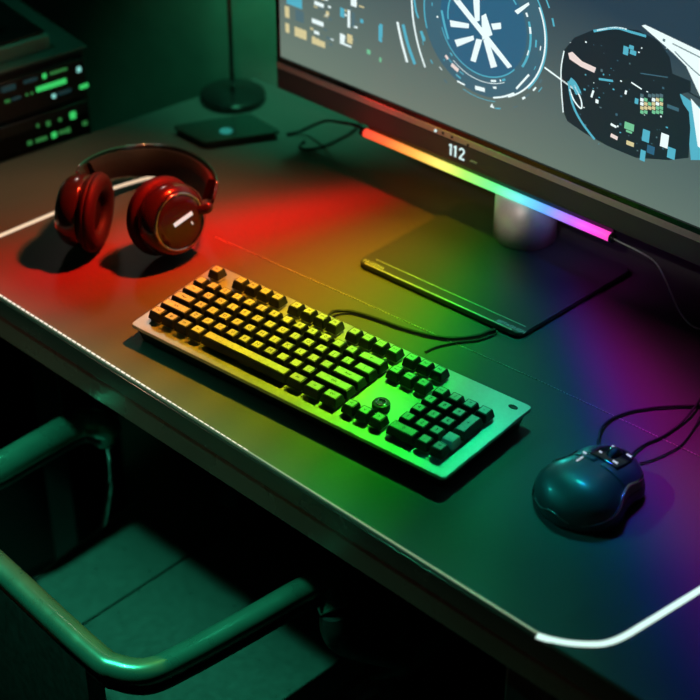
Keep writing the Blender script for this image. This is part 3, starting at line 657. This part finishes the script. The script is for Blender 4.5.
MB().box((cx1 - .19, .005, .0245), (.37, .22, .005), 0, bev=.001).build('case_lid', DARK, sb)
sb2 = thing('stacked_box', 'dark box on the flat case at the upper left corner', 'box', org + ld * -.26 - n_r * .15 + Vector((0, 0, H + .031)), rang)
MB().box((cx1 - .22, .0, .035), (.34, .20, .07), 0, bev=.003).build('box_body', DARK, sb2)
MB().box((cx1 - .16, -.101, .04), (.10, .003, .03), 0, bev=.001).build('box_window', mat('blue_glass', (.02, .04, .09), .15, noise=.1, nscale=20), sb2)

# ------------------------------------------------------------------ chair
AZ = -.215
chair = thing('armchair', 'dark green-black armchair with tubular arms pushed up to the desk front', 'chair', (.1, -.1, FZ))
CO = (.1, -.1, FZ)
a1 = [P(104, 440, AZ - .03), P(108, 430, AZ - .012), P(99, 425, AZ), P(80, 423, AZ), P(40, 444, AZ), P(0, 467, AZ)]
bk = P(0, 467, AZ); a1b = bk + (P(0, 467, AZ) - P(40, 444, AZ)) * 1.6
rl0, rl1 = P(0, 567, AZ), P(92, 652, AZ); rdv = (rl0 - rl1).normalized()
tr_ = (rl0.x - a1b.x) ; corner = rl0 + rdv * (abs(tr_) / max(.2, abs(rdv.x)) * 1.0)
a1b = Vector((corner.x + .0, corner.y + .06, AZ))
arm2 = [P(118, 668, AZ), P(150, 671, AZ), P(190, 653, AZ), P(250, 620, AZ), P(305, 589, AZ), P(324, 586, AZ - .01), P(334, 612, AZ - .03)]
path = a1 + [a1b, corner + rdv * -.02 + Vector((0, .012, 0)), corner + rdv * -.06, rl0, rl1] + arm2
MB().tube(path, .0185, sub=8, seg=20, flat=.8).build('arm_rail', TUBE, chair, CO)
MB().tube([p + Vector((0, 0, -.020)) for p in path[1:-1]], .011, sub=8, seg=12).build('under_tube', DARK, chair, CO)
SZ = -.41
sl0, sl1 = P(38, 576, SZ), P(128, 509, SZ); sm0, sm1 = P(92, 618, SZ), P(197, 550, SZ); sr0, sr1 = P(281, 700, SZ), P(320, 673, SZ)
fy = P(262, 574, SZ).y + .07; by = corner.y + .03
def atY(p, q, y): t = (y - p.y) / (q.y - p.y); return p + (q - p) * t
A0, A1, B0, B1, C0, C1 = atY(sl0, sl1, by), atY(sl0, sl1, fy), atY(sm0, sm1, by), atY(sm0, sm1, fy), atY(sr0, sr1, by), atY(sr0, sr1, fy)
g = Vector((.0025, 0, 0))
def cushion(ps):
    mb = MB(); mb.prism(rounded(ps, .02, 4), SZ - .05, SZ, 0)
    es = [e for e in mb.bm.edges if all(abs(v.co.z - SZ) < 1e-5 for v in e.verts)]
    r = bmesh.ops.bevel(mb.bm, geom=es, offset=.008, segments=3, affect='EDGES', profile=.5)
    for f in r['faces']: f.smooth = True
    return mb
cushion([A0, B0 - g, B1 - g, A1]).build('seat_panel', LEATHER, chair, CO)
cushion([B0 + g, C0, C1, B1 + g]).build('seat_panel', LEATHER, chair, CO)
MB().prism([A0 + g, C0 - g, C1 - g, A1 + g], SZ - .07, SZ - .02, 0).build('seat_pan', DARK, chair, CO)
MB().tube([A0 + Vector((.0, 0, .0)), A1 - Vector((0, .01, 0))], .0028, sub=1, seg=8).build('piping', PIPE, chair, CO)
bb0, bb1 = corner + rdv * -.03, rl1 + rdv * .0
MB().prism([bb0 + Vector((0, .012, 0)), bb1 + Vector((0, .012, 0)), bb1 + Vector((0, -.012, 0)), bb0 + Vector((0, -.012, 0))], SZ - .06, AZ - .012, 0, .006).build('backrest', BLK, chair, CO)
MB().tube([P(103, 528, SZ), P(108, 505, SZ + .03), P(111, 480, SZ + .07), P(109, 455, AZ - .05), P(103, 434, AZ - .015)], .0042, sub=8, seg=10).build('arm_bracket', CHROME, chair, CO)
pr = C1 + Vector((.02, -.03, 0))
MB().tube([arm2[-1], arm2[-1] + Vector((.005, .01, -.05)), Vector((pr.x + .01, pr.y - .03, SZ - .02)), Vector((pr.x - .03, pr.y - .04, SZ - .055))], .017, sub=8, seg=16).build('arm_post', BLK, chair, CO)
for p, q in ((A0, (-.03, -.03)), (A1, (-.03, .03)), (C0, (.03, -.03)), (C1, (.03, .03))):
    s0 = Vector((p.x - q[0], p.y - q[1], SZ - .06)); MB().tube([s0, Vector((p.x + q[0] * .3, p.y + q[1] * .3, FZ))], lambda f: .016 - .005 * f, sub=1, seg=12).build('leg', BLK, chair, CO)

# ------------------------------------------------------------------ room light and added fills
w = bpy.data.worlds.new('room'); S.world = w; w.use_nodes = True
w.node_tree.nodes['Background'].inputs[0].default_value = (.10, .22, .17, 1); w.node_tree.nodes['Background'].inputs[1].default_value = .014
def area(name, pos, tgt, col, power, sx, sy, spread=180):
    l = bpy.data.lights.new(name, 'AREA'); l.shape = 'RECTANGLE'; l.size = sx; l.size_y = sy; l.color = col; l.energy = power; l.spread = R(spread)
    o = bpy.data.objects.new(name, l); COL.objects.link(o); o.location = pos
    o.rotation_euler = (Vector(tgt) - Vector(pos)).to_track_quat('-Z', 'Y').to_euler(); return o
fan_spot('added_chair_light', (-.22, -.62, 1.5), (.05, -.11, -.34), ed, (.08, 1, .58), 235, 62, .06, .19, 1.)  # unseen green light added overhead, narrowed to the chair
fan_spot('added_chin_light', (.9, -1.0, 1.2), (.21, .41, .118), mx, (1, .92, .88), 34, 26, .02, .085, 1.)  # added slit of light that brightens the monitor chin
spot('added_pillar_light', (.55, -1.0, .95), foot + Vector((-.005, -.05, .055)), (1, .82, .74), 50, 2.6, 1, .01)  # narrow added light on the pillar, source unseen
fan_spot('added_desk_front_light', (-1.2, -.36, .10), on_edge(.1) - Vector((0, 0, .05)), ed, (1, .62, .40), 30, 60, .02, .08, .8)  # added fan along the desk front face to lighten it
spot('added_headphone_light', (-.62, .55, .6), (HC.x, HC.y, .05), (1, .86, .74), 2, 24, 1, .05)  # added warm light for white highlights on the headphones
spot('added_mouse_light', (-.5, -.38, .9), Vector(mo.location) + Vector((-.015, 0, .03)), (.02, .80, .72), 22, 9, 1, .03)  # added teal light that gives the mouse its sheen
spot('chin_bar_beam', bar.location + mx * .06 + Vector((0, 0, -.008)), Vector(mo.location) + Vector((0, 0, .03)), (.02, .75, .65), 1.6, 22, 1, .02)
spot('added_rack_light', (-.6, -.2, 1.6), org + ld * -.2 - n_r * .1 + Vector((0, 0, H)), (.06, 1, .62), 11, 26, 1, .1)  # extra unseen light put in to brighten the case on the rack
spot('desk_lamp_beam', lp + Vector((.1, -.03, .515)), (lp.x + .05, WY, .20), (.12, 1, .5), 9, 72, 1, .03)
vs = S.view_settings; vs.view_transform = 'Standard'; vs.look = 'None'; vs.exposure = 0; vs.gamma = 1; vs.use_curve_mapping = False
